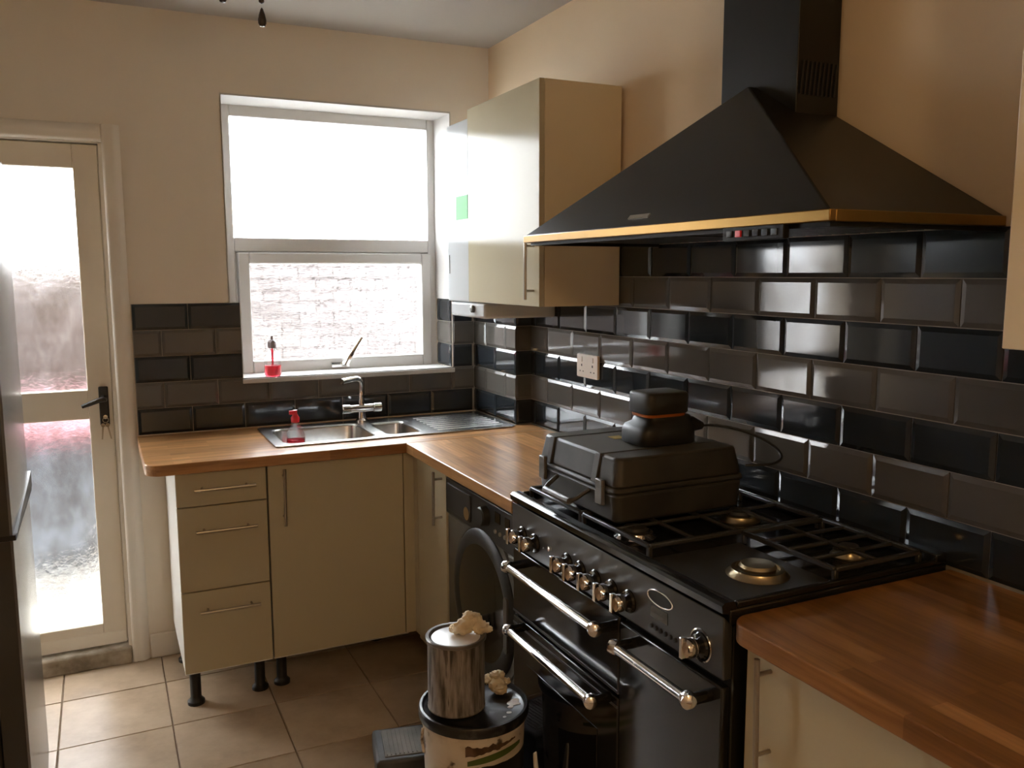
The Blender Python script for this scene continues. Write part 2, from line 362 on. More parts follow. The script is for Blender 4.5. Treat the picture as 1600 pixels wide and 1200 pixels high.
# back wall (u = x)
gb = MB().box(-1.507, -1.104, -0.003, 0, ZB, ZB + 5 * TH).box(-1.104, -0.184, -0.003, 0, ZB, 1.114).box(-0.184, BX, -0.003, 0, ZB, ZB + 5 * TH)
gb.build('grout', 'grout', wall_back, smooth=False)
for r in range(5):
    ph = -1.505 + (0.101 if r % 2 else 0)
    if r < 2: tile_run(wall_back, (0, -0.002, 0), 0, -1.505, BX - .009, r, ph)
    else:
        tile_run(wall_back, (0, -0.002, 0), 0, -1.505, -1.104, r, ph)
        tile_run(wall_back, (0, -0.002, 0), 0, -0.182, BX - .009, r, ph)
# right-hand window reveal: face towards -x, u runs along -y from the frame
for r in range(2, 5): tile_run(wall_back, (-0.187, 0.17, 0), math.radians(-90), 0.0, 0.165, r, 0.165 - TW)
# boxing: side towards the room, then the narrow end
for r in range(5):
    tile_run(box1, (BX, 0, 0), math.radians(-90), 0.002, -BY + .008, r, -BY + .008 - 2 * TW + (0.101 if r % 2 else 0))
    tile_run(box1, (0, BY, 0), 0, BX - 0.004, -0.004, r, BX - 0.004)
# cooker wall (u = -y)
YE = 3.35
MB().box(-0.003, 0, -YE, BY - .002, ZB - 0.03, ZB + 7 * TH).build('grout', 'grout', wall_right, smooth=False)
for r in range(7): tile_run(wall_right, (-0.002, 0, 0), math.radians(-90), -BY + .004, YE, r, 1.8896 - 9 * TW + (0.101 if r % 2 else 0))

# ------------------------------------------------------------------ window
win = empty_struct('window_1', 'white plastic window of a fixed pane above an opening sash', (-0.645, 0.2, 1.095))
FX0, FX1, FY0, FY1 = -1.113, -0.150, 0.200, 0.262
fr = MB()
fr.box(FX0 - .03, -1.087, FY0, FY1, 1.09, 2.236).box(-0.222, FX1, FY0, FY1, 1.09, 2.236).box(-1.087, -0.222, FY0, FY1, 2.185, 2.236).box(-1.087, -0.222, FY0, FY1, 1.630, 1.688).box(-1.087, -0.222, FY0, FY1, 1.09, 1.106)
fr.box(-1.088, -1.066, 0.2465, 0.2615, 1.10, 1.632).box(-0.224, -0.204, 0.2465, 0.2615, 1.10, 1.632).box(-1.066, -0.224, 0.2465, 0.2615, 1.616, 1.632).box(-1.066, -0.224, 0.2465, 0.2615, 1.10, 1.118)
fr.build('frame', 'upvc', win, bevel=0.004)
sa = MB(); sx0, sx1, sz0, sz1 = -1.076, -0.214, 1.108, 1.626; t = 0.046
sa.box(sx0, sx0 + t, 0.185, 0.245, sz0, sz1).box(sx1 - t, sx1, 0.185, 0.245, sz0, sz1).box(sx0 + t, sx1 - t, 0.185, 0.245, sz1 - t, sz1).box(sx0 + t, sx1 - t, 0.185, 0.245, sz0, sz0 + t + .008)
sash = sa.build('sash', 'upvc', win, bevel=0.005)
tag(box(-1.090, -0.219, 0.225, 0.231, 1.684, 2.189).build('pane', 'pane_wavy', win, smooth=False), 'upper fixed textured pane', None)
tag(box(sx0 + t - .004, sx1 - t + .004, 0.212, 0.218, sz0 + t, sz1 - t + .004).build('pane', 'pane_wavy', sash, smooth=False), 'lower textured pane', None)
h = MB(); h.box(-0.695, -0.615, 0.172, 0.186, 1.122, 1.142); h.lathe([(0.013, 0), (0.013, 0.028), (0.009, 0.034)], (-0.640, 0.180, 1.135), (0, -1, 0), 14)
h.tube([(-0.638, 0.150, 1.133), (-0.618, 0.146, 1.172), (-0.606, 0.144, 1.192)], [0.013, 0.014, 0.009], 10)
h.tube([(-0.606, 0.144, 1.192), (-0.563, 0.142, 1.252)], [0.009, 0.007], 10)
tag(h.build('handle', 'chrome', win), 'chrome lever raised at an angle', None)
# sill and linings
tag(struct(box(-1.106, -0.178, -0.012, 0.2, 1.092, 1.112).build('trim_2', 'reveal_white', bevel=0.003)), 'white window sill', None)
lin = MB().box(-1.147, -0.183, 0.0, 0.2, 2.229, 2.236).box(-0.188, -0.183, 0.0, 0.2, 1.42, 2.229).box(-1.147, -1.142, 0, 0.2, 1.42, 2.229).box(-1.106, -1.102, 0.0, 0.2, 1.115, 1.418)
lin.build('lining', 'reveal_white', wall_back, smooth=False)

# ------------------------------------------------------------------ glazed back door
door = empty_struct('door_1', 'old white back door with two frosted panes', (-1.975, 0.03, 0.05))
X0, X1, Y0, Y1 = -2.355, -1.589, 0.030, 0.074; GX0, GX1 = -2.272, -1.674
d = MB()
d.box(X0, GX0, Y0, Y1, 0.075, 2.014).box(GX1, X1, Y0, Y1, 0.075, 2.014).box(GX0, GX1, Y0, Y1, 1.927, 2.014).box(GX0, GX1, Y0, Y1, 0.984, 1.096).box(GX0, GX1, Y0, Y1, 0.075, 0.162)
d.build('door_leaf', 'door_white', door, bevel=0.003)
tag(box(GX0 - .004, GX1 + .004, 0.050, 0.055, 1.092, 1.931).build('pane', 'pane_frost', door, smooth=False), 'upper frosted pane', None)
tag(box(GX0 - .004, GX1 + .004, 0.050, 0.055, 0.158, 0.988).build('pane', 'pane_frost', door, smooth=False), 'lower frosted pane', None)
MB().prism([(0.018, 0.078), (0.030, 0.085), (0.030, 0.125), (0.024, 0.118)], X0 + .004, X1 - .004, 'x').build('weather_bar', 'door_white', door)
hp = box(-1.637, -1.603, 0.022, 0.031, 0.957, 1.108).build('handle_plate', 'handle_black', door, bevel=0.004)
hl = MB(); hl.lathe([(0.014, 0), (0.014, 0.012), (0.010, 0.020), (0.010, 0.040)], (-1.620, 0.022, 1.062), (0, -1, 0), 14)
hl.tube([(-1.618, -0.014, 1.063), (-1.640, -0.019, 1.060), (-1.668, -0.020, 1.050), (-1.696, -0.018, 1.040)], [0.010, 0.010, 0.009, 0.007], 10)
hl.build('handle', 'handle_black', door)
kh = MB(); kh.lathe([(0.008, 0), (0.008, 0.004)], (-1.618, 0.022, 0.990), (0, -1, 0), 12); kh.build('lock_cylinder', 'chrome', hp)
fd = MB().box(DX0, X0 - .003, 0.0, 0.085, 0.0, DZ).box(X1 + .003, DX1, 0.0, 0.085, 0.0, DZ).box(DX0, DX1, 0.0, 0.085, 2.018, DZ)
fd.box(X0 - .003, X0 + .012, 0.0755, 0.085, 0.07, 2.018).box(X1 - .012, X1 + .003, 0.0755, 0.085, 0.07, 2.018).box(X0, X1, 0.0755, 0.085, 2.002, 2.018)
struct(fd.build('trim_3', 'white_gloss', smooth=False), 'white door frame')
tr = [( 0.0, -0.001), (0.0, -0.012), (0.012, -0.020), (0.022, -0.016), (0.034, -0.022), (0.050, -0.018), (0.062, -0.008), (0.068, -0.001)]
a = MB().prism([(DX1 + .001 + u, v) for u, v in tr], 0.0, 2.035 + 0.055)
a.prism([(2.025 + u, v) for u, v in tr], 0, 1)  # placeholder turned into the head below
a.bm.free()
a = MB().prism([(DX1 + .001 + u * .94, v) for u, v in tr], 0.0, 2.085)
n = len(tr); vs = [(DX0 - .06, v, 2.022 + u * .94) for u, v in tr] + [(DX1 + .001, v, 2.022 + u * .94) for u, v in tr]
a.poly_faces(vs, [tuple(range(n)), tuple(range(2 * n - 1, n - 1, -1))] + [(i, n + i, n + (i + 1) % n, (i + 1) % n) for i in range(n)])
a.box(DX0 - .06, DX0, -0.018, -0.001, 0, 2.03)
struct(a.build('trim_4', 'white_gloss', angle=60), 'moulded white architrave around the back door')
struct(box(DX0, DX1, -0.02, 0.29, -0.006, 0.068).build('trim_5', 'threshold', bevel=0.01), 'worn door threshold')
struct(box(-1.507, -1.3, -0.014, -0.001, 0.0, 0.10).build('baseboard_back', 'white_gloss', bevel=0.004), 'white skirting beside the door')
# key bunch hanging from the lock
kb = thing('key_bunch', 'small bunch of keys hanging from the lock of the back door', 'keys', (-1.618, 0.004, 0.990))
MB().tube([(-1.618 + .010 * math.sin(a_), 0.008 , 0.980 - .010 * math.cos(a_)) for a_ in [2 * math.pi * i / 14 for i in range(15)]], 0.0012, 6).build('key_ring', 'key', kb)
box(-1.624, -1.612, 0.004, 0.018, 0.986, 0.995).build('key', 'key', kb, bevel=0.001)
for k, (dx, tilt) in enumerate(((-0.010, -.006), (0.006, .010))):
    kk = MB(); x = -1.618 + dx
    kk.lathe([(0.0075, -0.001), (0.0075, 0.001)], (x, 0.010, 0.960), (0, 1, 0), 12); kk.hexa([(x - .002 + tilt, 0.009, 0.905), (x + .003 + tilt, 0.009, 0.905), (x + .003 + tilt, 0.011, 0.905), (x - .002 + tilt, 0.011, 0.905)], [(x - .003, 0.009, 0.958), (x + .003, 0.009, 0.958), (x + .003, 0.011, 0.958), (x - .003, 0.011, 0.958)])
    kk.build('key', 'key', kb)

# ================================================================== outside
struct(box(-6, 5, 0.30, 6, -0.25, -0.15).build('patio', 'patio'), 'pale paved yard outside')
gw = empty_struct('garden_wall', 'brick garden wall outside the window', (0, 2.0, -0.15))
box(-3.6, 2.2, 2.0, 2.12, -0.15, 0.905).build('rendered_base', 'render_wall', gw, smooth=False)
box(-3.6, 2.2, 2.012, 2.12, 0.905, 1.66).build('mortar', 'mortar', gw, smooth=False)
brick_me = {}
for row in range(10):
    z = 0.915 + row * 0.075
    for i in range(26):
        x = -3.6 + (0.1125 if row % 2 else 0) + i * 0.225
        if x + 0.215 > 2.2: continue
        bm_ = 'brick_brown' if x < -1.25 else 'brick'              # browner stretch behind the door
        if bm_ not in brick_me:
            o = box(0, 0.219, -0.014, 0.09, 0, 0.054).build('brick', bm_, None, bevel=0.003, seg=1); brick_me[bm_] = o.data; o.parent = gw
        else:
            o = bpy.data.objects.new('brick', brick_me[bm_]); COL.objects.link(o); o.parent = gw
        o.location = Vector((x, 2.012 + random.uniform(-.006, .006), z)) - gw.location
hb = MB()
for i in range(16): hb.blob((-0.1 + i * 0.11, 2.5 + random.uniform(-.1, .1), 1.50 + random.uniform(-.06, .10)), 0.20, amp=0.5, freq=4, sub=2, seed=i)
hb.box(-0.1, 1.6, 2.42, 2.58, -0.15, 1.45)
tag(hb.build('hedge', 'leaf'), 'green hedge top showing over the garden wall outside', 'hedge')
bn = thing('wheelie_bin', 'blue-grey bin with a pink cover seen blurred through the door glass', 'bin', (-1.98, 1.35, -0.15))
MB().hexa([(-2.30, 1.15, -0.10), (-1.68, 1.15, -0.10), (-1.68, 1.60, -0.10), (-2.30, 1.60, -0.10)], [(-2.36, 1.08, 0.74), (-1.62, 1.08, 0.74), (-1.62, 1.66, 0.74), (-2.36, 1.66, 0.74)]).build('body', 'bin', bn, bevel=0.02)
box(-2.40, -1.58, 1.05, 1.70, 0.74, 0.84).build('lid', 'bin_lid', bn, bevel=0.03)
for x in (-2.26, -1.72): MB().lathe([(0.09, 0), (0.09, 0.05)], (x - .025, 1.58, -0.06), (1, 0, 0), 16).build('wheel', 'black_plastic', bn)

# ================================================================== fridge-freezer against the left wall
fz = thing('fridge_freezer', 'tall silver fridge-freezer with dark sides at the left edge', 'fridge', (-2.15, -0.975, 0.0))
box(-2.45, -1.897, -1.248, -0.702, 0.03, 1.84).build('body', 'fridge_side', fz, bevel=0.006)
def fdoor(z0, z1):
    # slightly bowed front, dark edge towards the room
    pts = [(-1.893, -1.25), (-1.846, -1.25)] + [(-1.837 + 0.006 * math.sin(math.pi * i / 8), -1.244 + (0.538) * i / 8) for i in range(9)] + [(-1.846, -0.70), (-1.893, -0.70)]
    return MB().prism(pts, z0, z1)
lo = fdoor(0.06, 0.893).build('lower_door', 'fridge_front', fz); up = fdoor(0.907, 1.84).build('upper_door', 'fridge_front', fz)
for par, (z0, z1) in ((lo, (0.06, 0.893)), (up, (0.907, 1.84))): box(-1.893, -1.842, -1.2525, -1.2495, z0, z1).build('door_edge', 'fridge_side', par)
MB().prism([(-1.235, 0.907), (-0.715, 0.907), (-0.715, 0.955), (-0.80, 0.945), (-1.10, 0.925)], -1.842, -1.8275, 'x').build('handle_recess', 'black_plastic', up)
box(-1.90, -1.83, -1.25, -0.70, 0.8935, 0.9065).build('gasket', 'dark', fz)
for y in (-1.2, -0.75):
    for x in (-2.4, -1.95): MB().lathe([(0.02, 0), (0.02, 0.035)], (x, y, 0), n=12).build('foot', 'black_plastic', fz)

# ================================================================== kitchen units
def bar_handle(parent, p0, p1, out, m='nickel'):
    # bar between p0 and p1 (world), posts run back by vector `out`
    p0, p1, out = Vector(p0), Vector(p1), Vector(out); d = (p1 - p0); hb = MB(); hb.tube([p0, p1], 0.0052, 10)
    for t in (0.14, 0.86): q = p0 + d * t; hb.tube([q, q + out], 0.0042, 8)
    return hb.build('handle', m, parent)
def leg(parent, x, y, h=0.15):
    return MB().lathe([(0.030, 0), (0.030, 0.012), (0.022, 0.020), (0.019, 0.026), (0.019, h - .012), (0.030, h - .010), (0.030, h)], (x, y, 0), n=16).build('leg', 'black_plastic', parent)
ZD0, ZD1 = 0.162, 0.868
# drawer unit
dr = thing('drawer_cabinet', 'cream three-drawer base cabinet on black legs nearest the back door', 'cabinet', (-1.27, -0.30, 0))
box(-1.418, -1.122, -0.560, -0.02, 0.15, 0.868).build('carcass', 'white_panel', dr, bevel=0.001)
for k, (z0, z1, hz) in enumerate(((0.753, ZD1, 0.814), (0.454, 0.749, 0.669), (ZD0, 0.450, 0.385))):
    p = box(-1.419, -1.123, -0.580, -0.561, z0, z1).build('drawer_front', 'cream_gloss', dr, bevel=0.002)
    bar_handle(p, (-1.364, -0.612, hz), (-1.162, -0.612, hz), (0, 0.032, 0))
for x, y in ((-1.381, -0.471), (-1.154, -0.458), (-1.381, -0.09), (-1.154, -0.09)): leg(dr, x, y)
# sink unit
sk = thing('sink_cabinet', 'cream wide-door base cabinet on black legs under the sink', 'cabinet', (-0.86, -0.30, 0))
b = MB().box(-1.116, -1.098, -0.560, -0.02, 0.15, 0.868).box(-0.622, -0.604, -0.560, -0.02, 0.15, 0.868).box(-1.098, -0.622, -0.560, -0.02, 0.15, 0.168).box(-1.098, -0.622, -0.04, -0.02, 0.168, 0.70)
b.build('carcass', 'white_panel', sk)
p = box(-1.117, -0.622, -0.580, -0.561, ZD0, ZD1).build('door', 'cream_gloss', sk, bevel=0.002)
bar_handle(p, (-1.063, -0.612, 0.870 - .012), (-1.066, -0.612, 0.654), (0, 0.032, 0))
for x, y in ((-1.072, -0.448), (-0.64, -0.22), (-1.072, -0.09), (-0.66, -0.09)): leg(sk, x, y)
# corner unit
cc = thing('corner_cabinet', 'cream narrow-door corner cabinet between the sink unit and the washing machine', 'cabinet', (-0.30, -0.46, 0))
box(-0.558, -0.02, -0.915, -0.012, 0.15, 0.70).build('carcass', 'white_panel', cc)
MB().prism([(-0.619, -0.561), (-0.619, -0.580), (-0.580, -0.580), (-0.580, -0.620), (-0.561, -0.620), (-0.561, -0.561)], ZD0, ZD1).build('corner_post', 'cream_gloss', cc)
p = box(-0.580, -0.561, -0.916, -0.623, ZD0 - .01, ZD1).build('door', 'cream_gloss', cc, bevel=0.002)
bar_handle(p, (-0.612, -0.880, 0.858), (-0.612, -0.877, 0.668), (0.032, 0, 0))
for x, y in ((-0.50, -0.86), (-0.50, -0.60), (-0.1, -0.86), (-0.1, -0.2)): leg(cc, x, y)
# near unit
nc = thing('near_cabinet', 'cream base cabinet under the near worktop beside the cooker', 'cabinet', (-0.3, -2.75, 0))
box(-0.558, -0.02, -3.04, -2.436, 0.15, 0.868).build('carcass', 'cream_panel', nc)
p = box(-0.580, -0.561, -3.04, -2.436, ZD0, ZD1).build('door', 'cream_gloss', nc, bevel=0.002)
bar_handle(p, (-0.612, -2.497, 0.866), (-0.612, -2.503, 0.660), (0.032, 0, 0))
for x, y in ((-0.50, -2.98), (-0.50, -2.5), (-0.1, -2.98), (-0.1, -2.5)): leg(nc, x, y)

# worktops
wt = thing('worktop', 'wood block L-shaped worktop around the sink and corner', 'worktop', (-0.9, -0.3, 0.872))
yb = -0.0125
outline = [(-0.601, -0.602)] + [(-0.601, -0.602)][:0] + [(BX - .010, BY - .010)]
L1 = arc(-1.511 + 0.055, -0.602 + 0.055, 0.055, 180, 270, 8) + [(-0.612, -0.602), (-0.0130, -0.602), (-0.0130, BY - .011), (BX - .011, BY - .011), (BX - .011, yb), (-1.511, yb)]
cut = rrect(-1.050, -0.46, -0.475, -0.085, 0.05)[::-1]
slab('slab', [L1, cut], 0.872, 0.910, 'wood_x', wt, 0.0035)
L2 = [(-0.614, -1.508), (-0.0130, -1.508), (-0.0130, -0.6025), (-0.614, -0.6025)]
slab('slab', [L2], 0.872, 0.910, 'wood_y', wt, 0.0035)
w2 = thing('worktop', 'wood block worktop with shade in its colour in the near right corner beside the cooker', 'worktop', (-0.3, -2.8, 0.872))
L3 = [(-0.613, -3.30), (-0.0130, -3.30), (-0.0130, -2.414), (-0.50, -2.414)] + arc(-0.613 + 0.045, -2.414 - 0.045, 0.045, 90, 180, 7)
slab('slab', [L3], 0.872, 0.910, 'wood_shaded', w2, 0.0035)

# sink
sn = thing('sink', 'stainless steel one-and-a-half bowl inset sink with drainer', 'sink', (-0.585, -0.275, 0.911))
so = rrect(-1.070, -0.100, -0.487, -0.066, 0.025)
b1 = rrect(-1.030, -0.672, -0.452, -0.128, 0.05); b2 = rrect(-0.632, -0.486, -0.440, -0.165, 0.035)
slab('deck', [so, b1[::-1], b2[::-1]], 0.9105, 0.9165, 'steel', sn, 0.002)
def bowl(pts, depth, name, cx, cy):
    mb = MB(); n = len(pts); rings = []
    for k, (s_, z) in enumerate(((1.0, 0.9145), (0.985, 0.905), (0.94, 0.9145 - depth * .85), (0.90, 0.9145 - depth * .97), (0.80, 0.9145 - depth))):
        rings.append([mb.bm.verts.new((cx + (x - cx) * s_, cy + (y - cy) * s_, z)) for x, y in pts])
    for A, B in zip(rings, rings[1:]):
        for i in range(n): mb.bm.faces.new((A[i], A[(i + 1) % n], B[(i + 1) % n], B[i]))
    mb.bm.faces.new(rings[-1]); o = mb.build(name, 'steel', sn, angle=50)
    so_ = o.modifiers.new('thickness', 'SOLIDIFY'); so_.thickness = 0.0015; so_.offset = -1
    MB().lathe([(0.030, 0), (0.030, 0.002), (0.014, 0.0025), (0.012, 0.0005), (0, 0.0005)], (cx, cy, 0.9145 - depth + .001), n=20).build('drain', 'chrome', o)
bowl(b1, 0.155, 'main_bowl', -0.851, -0.290); bowl(b2, 0.10, 'half_bowl', -0.559, -0.3025)
dm = MB()
for k in range(8):
    y = -0.425 + k * 0.042; dm.prism([(y - .009, 0.916), (y + .009, 0.916), (y + .004, 0.9192), (y - .004, 0.9192)], -0.425, -0.135 , 'x')
dm.build('drainer_ribs', 'steel', sn)
# mixer tap
tp = thing('mixer_tap', 'chrome mixer tap with swan neck behind the sink bowls', 'tap', (-0.640, -0.098, 0.9165))
MB().lathe([(0.026, 0), (0.026, 0.006), (0.018, 0.014), (0.016, 0.040), (0.020, 0.045)], (-0.640, -0.098, 0.9165), n=20).build('base', 'chrome', tp)
MB().tube([(-0.690, -0.098, 0.971), (-0.592, -0.098, 0.973)], 0.017, 16).build('body', 'chrome', tp)
for x0, x1 in ((-0.724, -0.692), (-0.590, -0.556)): MB().tube([(x0, -0.098, 0.972), (x0 + .003, -0.098, 0.972), (x1, -0.098, 0.972)], [0.017, 0.020, 0.020], 16).build('valve_lever', 'chrome', tp)
sp = [(-0.640, -0.098, 0.985), (-0.640, -0.098, 1.00), (-0.640, -0.098, 1.02), (-0.640, -0.100, 1.065)]
sp += [(-0.640 - 0.030 * (1 - math.cos(t)), -0.104 - .020 * (1 - math.cos(t)), 1.070 + 0.030 * math.sin(t)) for t in [math.radians(15 * i) for i in range(1, 7)]]
sp += [(-0.70, -0.140, 1.100), (-0.735, -0.155, 1.096)]
MB().tube(sp, [0.014, 0.014, 0.010] + [0.0105] * 4 + [0.012] * (len(sp) - 8) + [0.013], 12).build('spout', 'chrome', tp)

# bottles
def lerp_bottle(t, prof, m, name, o): return MB().lathe(prof, o, n=20).build(name, m, t)
sb = thing('spray_bottle', 'clear spray bottle of red soap standing on the window sill', 'bottle', (-0.975, 0.045, 1.113))
o = (-0.975, 0.045, 1.113)
MB().lathe([(0.0, 0.0), (0.030, 0), (0.034, 0.006), (0.034, 0.044), (0, 0.044)], o, n=20).build('liquid', 'red_liquid', sb)
MB().lathe([(0.0345, 0.044), (0.034, 0.075), (0.030, 0.092), (0.015, 0.108), (0.012, 0.118)], o, n=20).build('bottle_body', 'clear_plastic', sb)
MB().lathe([(0.004, 0.0446), (0.004, 0.118)], o, n=8).build('dip_tube', 'red_liquid', sb)
c = MB(); c.lathe([(0.015, 0.116), (0.018, 0.122), (0.018, 0.142), (0.012, 0.150), (0.006, 0.152), (0.005, 0.168), (0.0, 0.169)], o, n=16); c.tube([(-0.975, 0.045, 1.254), (-0.975, 0.020, 1.256)], 0.006, 8)
c.build('pump_cap', mat('grey_cap', (0.30, 0.26, 0.28), 0.4), sb)
wb = thing('soap_bottle', 'clear washing-up bottle with a red cap standing in the sink', 'bottle', (-0.953, -0.270, 0.7605))
o = (-0.953, -0.270, 0.7607)
MB().lathe([(0.0, 0), (0.030, 0), (0.035, 0.006), (0.035, 0.135), (0, 0.135)], o, n=20).build('liquid', 'red_liquid', wb)
MB().lathe([(0.0355, 0.135), (0.034, 0.155), (0.026, 0.180), (0.014, 0.196), (0.013, 0.205)], o, n=20).build('bottle_body', 'clear_plastic', wb)
c = MB(); c.lathe([(0.016, 0.203), (0.017, 0.220), (0.012, 0.228), (0.008, 0.238), (0.009, 0.250), (0, 0.252)], o, n=16); c.box(-0.975, -0.953, -0.277, -0.263, 0.7607 + .234, 0.7607 + .248)
c.build('cap', 'red_plastic', wb)

# ================================================================== wall units and boiler
wc = thing('wall_cabinet', 'cream gloss wall cabinet between the boiler and the cooker hood', 'cabinet', (-0.16, -0.80, 1.427))
box(-0.300, -0.012, -1.107, -1.089, 1.427, 2.150).build('end_panel', 'cream_panel', wc, bevel=0.001)
b = MB().box(-0.298, -0.012, -1.088, -0.760, 1.427, 1.445).box(-0.298, -0.012, -1.088, -0.760, 2.132, 2.150).box(-0.298, -0.02, -0.778, -0.760, 1.445, 2.132)
b.build('carcass', 'cream_panel', wc)
p = box(-0.320, -0.301, -1.107, -0.515, 1.427, 2.150).build('door', 'cream_gloss', wc, bevel=0.002)
bar_handle(p, (-0.352, -1.070, 1.654), (-0.352, -1.068, 1.450), (0.032, 0, 0))
bo = thing('boiler', 'white wall-hung boiler with a green energy label beside the window', 'boiler', (-0.16, -0.52, 1.37))
box(-0.296, -0.012, -0.745, -0.300, 1.425, 2.115).build('casing', 'boiler', bo, bevel=0.008)
box(-0.317, -0.012, -0.657, -0.318, 1.366, 1.424).build('control_panel', 'boiler', bo, bevel=0.010)
MB().box(-0.318, -0.297, -0.515, -0.292, 1.425, 2.120).build('front_cover', 'boiler', bo, bevel=0.006)
MB().lathe([(0.014, 0), (0.014, 0.010), (0.011, 0.012), (0, 0.012)], (-0.3172, -0.558, 1.400), (-1, 0, 0), 16).build('dial', 'lcd', bo)
box(-0.3195, -0.3178, -0.509, -0.392, 1.745, 1.835).build('energy_label', 'green', bo)
box(-0.3195, -0.3178, -0.318, -0.312, 1.535, 1.610).build('badge_strip', 'lcd', bo)
for k, y in enumerate((-0.36, -0.42, -0.48, -0.60)): MB().tube([(-0.115, y, 1.367), (-0.115, y, 1.30)][:2], 0.0075, 10).build('pipe', 'chrome', bo) if False else None
rc = thing('wall_cabinet', 'cream wall cabinet at the right edge beside the cooker hood', 'cabinet', (-0.15, -2.95, 1.414))
box(-0.280, -0.012, -3.29, -2.692, 1.414, 2.150).build('carcass', 'cream_panel', rc, bevel=0.001)
box(-0.300, -0.281, -3.29, -2.692, 1.414, 2.150).build('door', 'cream_panel', rc, bevel=0.002)

# ================================================================== cooker hood
hd = thing('cooker_hood', 'black chimney cooker hood with brass edge trim over the cooker', 'hood', (-0.2, -1.896, 1.624))
HX, HL, HR, HC = -0.473, -1.309, -2.483, -1.905
ZT, ZL, ZA = 1.645, 1.625, 1.985; xw = -0.0115; AX = -0.165
cp = MB()
A, Bq, C_, D_ = (HX, HL, ZT), (HX, HR, ZT), (xw, HR, ZT), (xw, HL, ZT)
E1, E2 = (AX, HC, ZA), (xw, HC, ZA)
cp.poly_faces([A, Bq, C_, D_, E1, E2], [(0, 1, 4), (1, 2, 5, 4), (3, 0, 4, 5), (2, 3, 5), (3, 2, 1, 0)])
cp.build('canopy', 'black_satin', hd, bevel=0.003)
tm = MB().box(HX - .003, HX + .012, HR - .003, HL + .003, ZL, ZT + .001).box(HX + .012, xw, HR - .003, HR + .010, ZL, ZT + .001).box(HX + .012, xw, HL - .010, HL + .003, ZL, ZT + .001)
tm.build('brass_trim', 'brass', hd, bevel=0.002)
un = MB().box(HX + .013, xw, HR + .011, HL - .011, 1.628, 1.640); un.build('underside', 'black_satin', hd)
lipm = MB().box(HX + .014, HX + .03, HR + .012, HL - .012, 1.617, 1.628).box(HX + .03, xw, HR + .012, HR + .026, 1.617, 1.628).box(HX + .03, xw, HL - .026, HL - .012, 1.617, 1.628)
lipm.build('lower_lip', 'hood_dark', hd)
cpn = box(HX - .002, HX + .013, -2.375, -2.205, 1.599, 1.6265).build('control_panel', 'hood_dark', hd, bevel=0.002)
for k in range(6):
    y = -2.228 - k * 0.025; tag(box(HX - .0055, HX - .001, y - .008, y + .008, 1.606, 1.619).build('button', 'red_plastic' if k == 1 else 'black_gloss', cpn, bevel=0.001), None, None)
for k in range(2):
    y0 = HL - .06 - k * 0.54; fm = MB()
    for j in range(12): fm.box(HX + .06 , -0.05, y0 - .02 - j * .042, y0 - .045 - j * .042, 1.6245, 1.6285)
    fm.build('grease_filter', 'iron', hd)
box(-0.141, xw, -2.043, -1.776, 1.80, CEIL - .002).build('chimney', 'black_satin', hd, bevel=0.002)
vs_ = MB()
for k in range(9): vs_.hexa([(-0.135 + k * .013, -2.0475, 1.945), (-0.130 + k * .013, -2.0475, 1.945), (-0.130 + k * .013, -2.0435, 1.945), (-0.135 + k * .013, -2.0435, 1.945)], [(-0.128 + k * .013, -2.0475, 2.02), (-0.123 + k * .013, -2.0475, 2.02), (-0.123 + k * .013, -2.0435, 2.02), (-0.128 + k * .013, -2.0435, 2.02)])
vs_.build('vent_slots', 'black_plastic', hd)
# brand plate lying on the sloping front
nrm = Vector((ZA - ZT, 0, -(AX - HX))).normalized(); t_up = Vector((AX - HX, 0, ZA - ZT)).normalized()
f0 = Vector((HX, 0, ZT)); pl = MB(); q = lambda u, y, d: tuple(f0 + t_up * u + Vector((0, y, 0)) - nrm * d if False else f0 + t_up * u + Vector((0, y, 0)) + Vector((-nrm.x, 0, -nrm.z)) * d)
pl.hexa([q(.025, -1.915, 0), q(.025, -1.832, 0), q(.037, -1.832, 0), q(.037, -1.915, 0)], [q(.025, -1.915, .003), q(.025, -1.832, .003), q(.037, -1.832, .003), q(.037, -1.915, .003)])
pl.build('maker_plate', 'nickel', hd)

# socket
sk2 = thing('wall_socket', 'white double wall socket on the grey tiles', 'socket', (-0.012, -0.910, 1.198))
MB().prism(rrect(-0.985, -0.837, 1.155, 1.241, 0.006), -0.0205, -0.0108, 'x').build('face_plate', 'socket', sk2, bevel=0.002)
for y in (-0.873, -0.949):
    box(-0.0235, -0.0200, y - .006, y + .006, 1.213, 1.231).build('switch', 'socket', sk2, bevel=0.001)
    pm = MB().box(-0.0212, -0.0203, y - .003, y + .003, 1.196, 1.204).box(-0.0212, -0.0203, y - .014, y - .008, 1.176, 1.180).box(-0.0212, -0.0203, y + .008, y + .014, 1.176, 1.180); pm.build('pin_holes', 'dark', sk2)

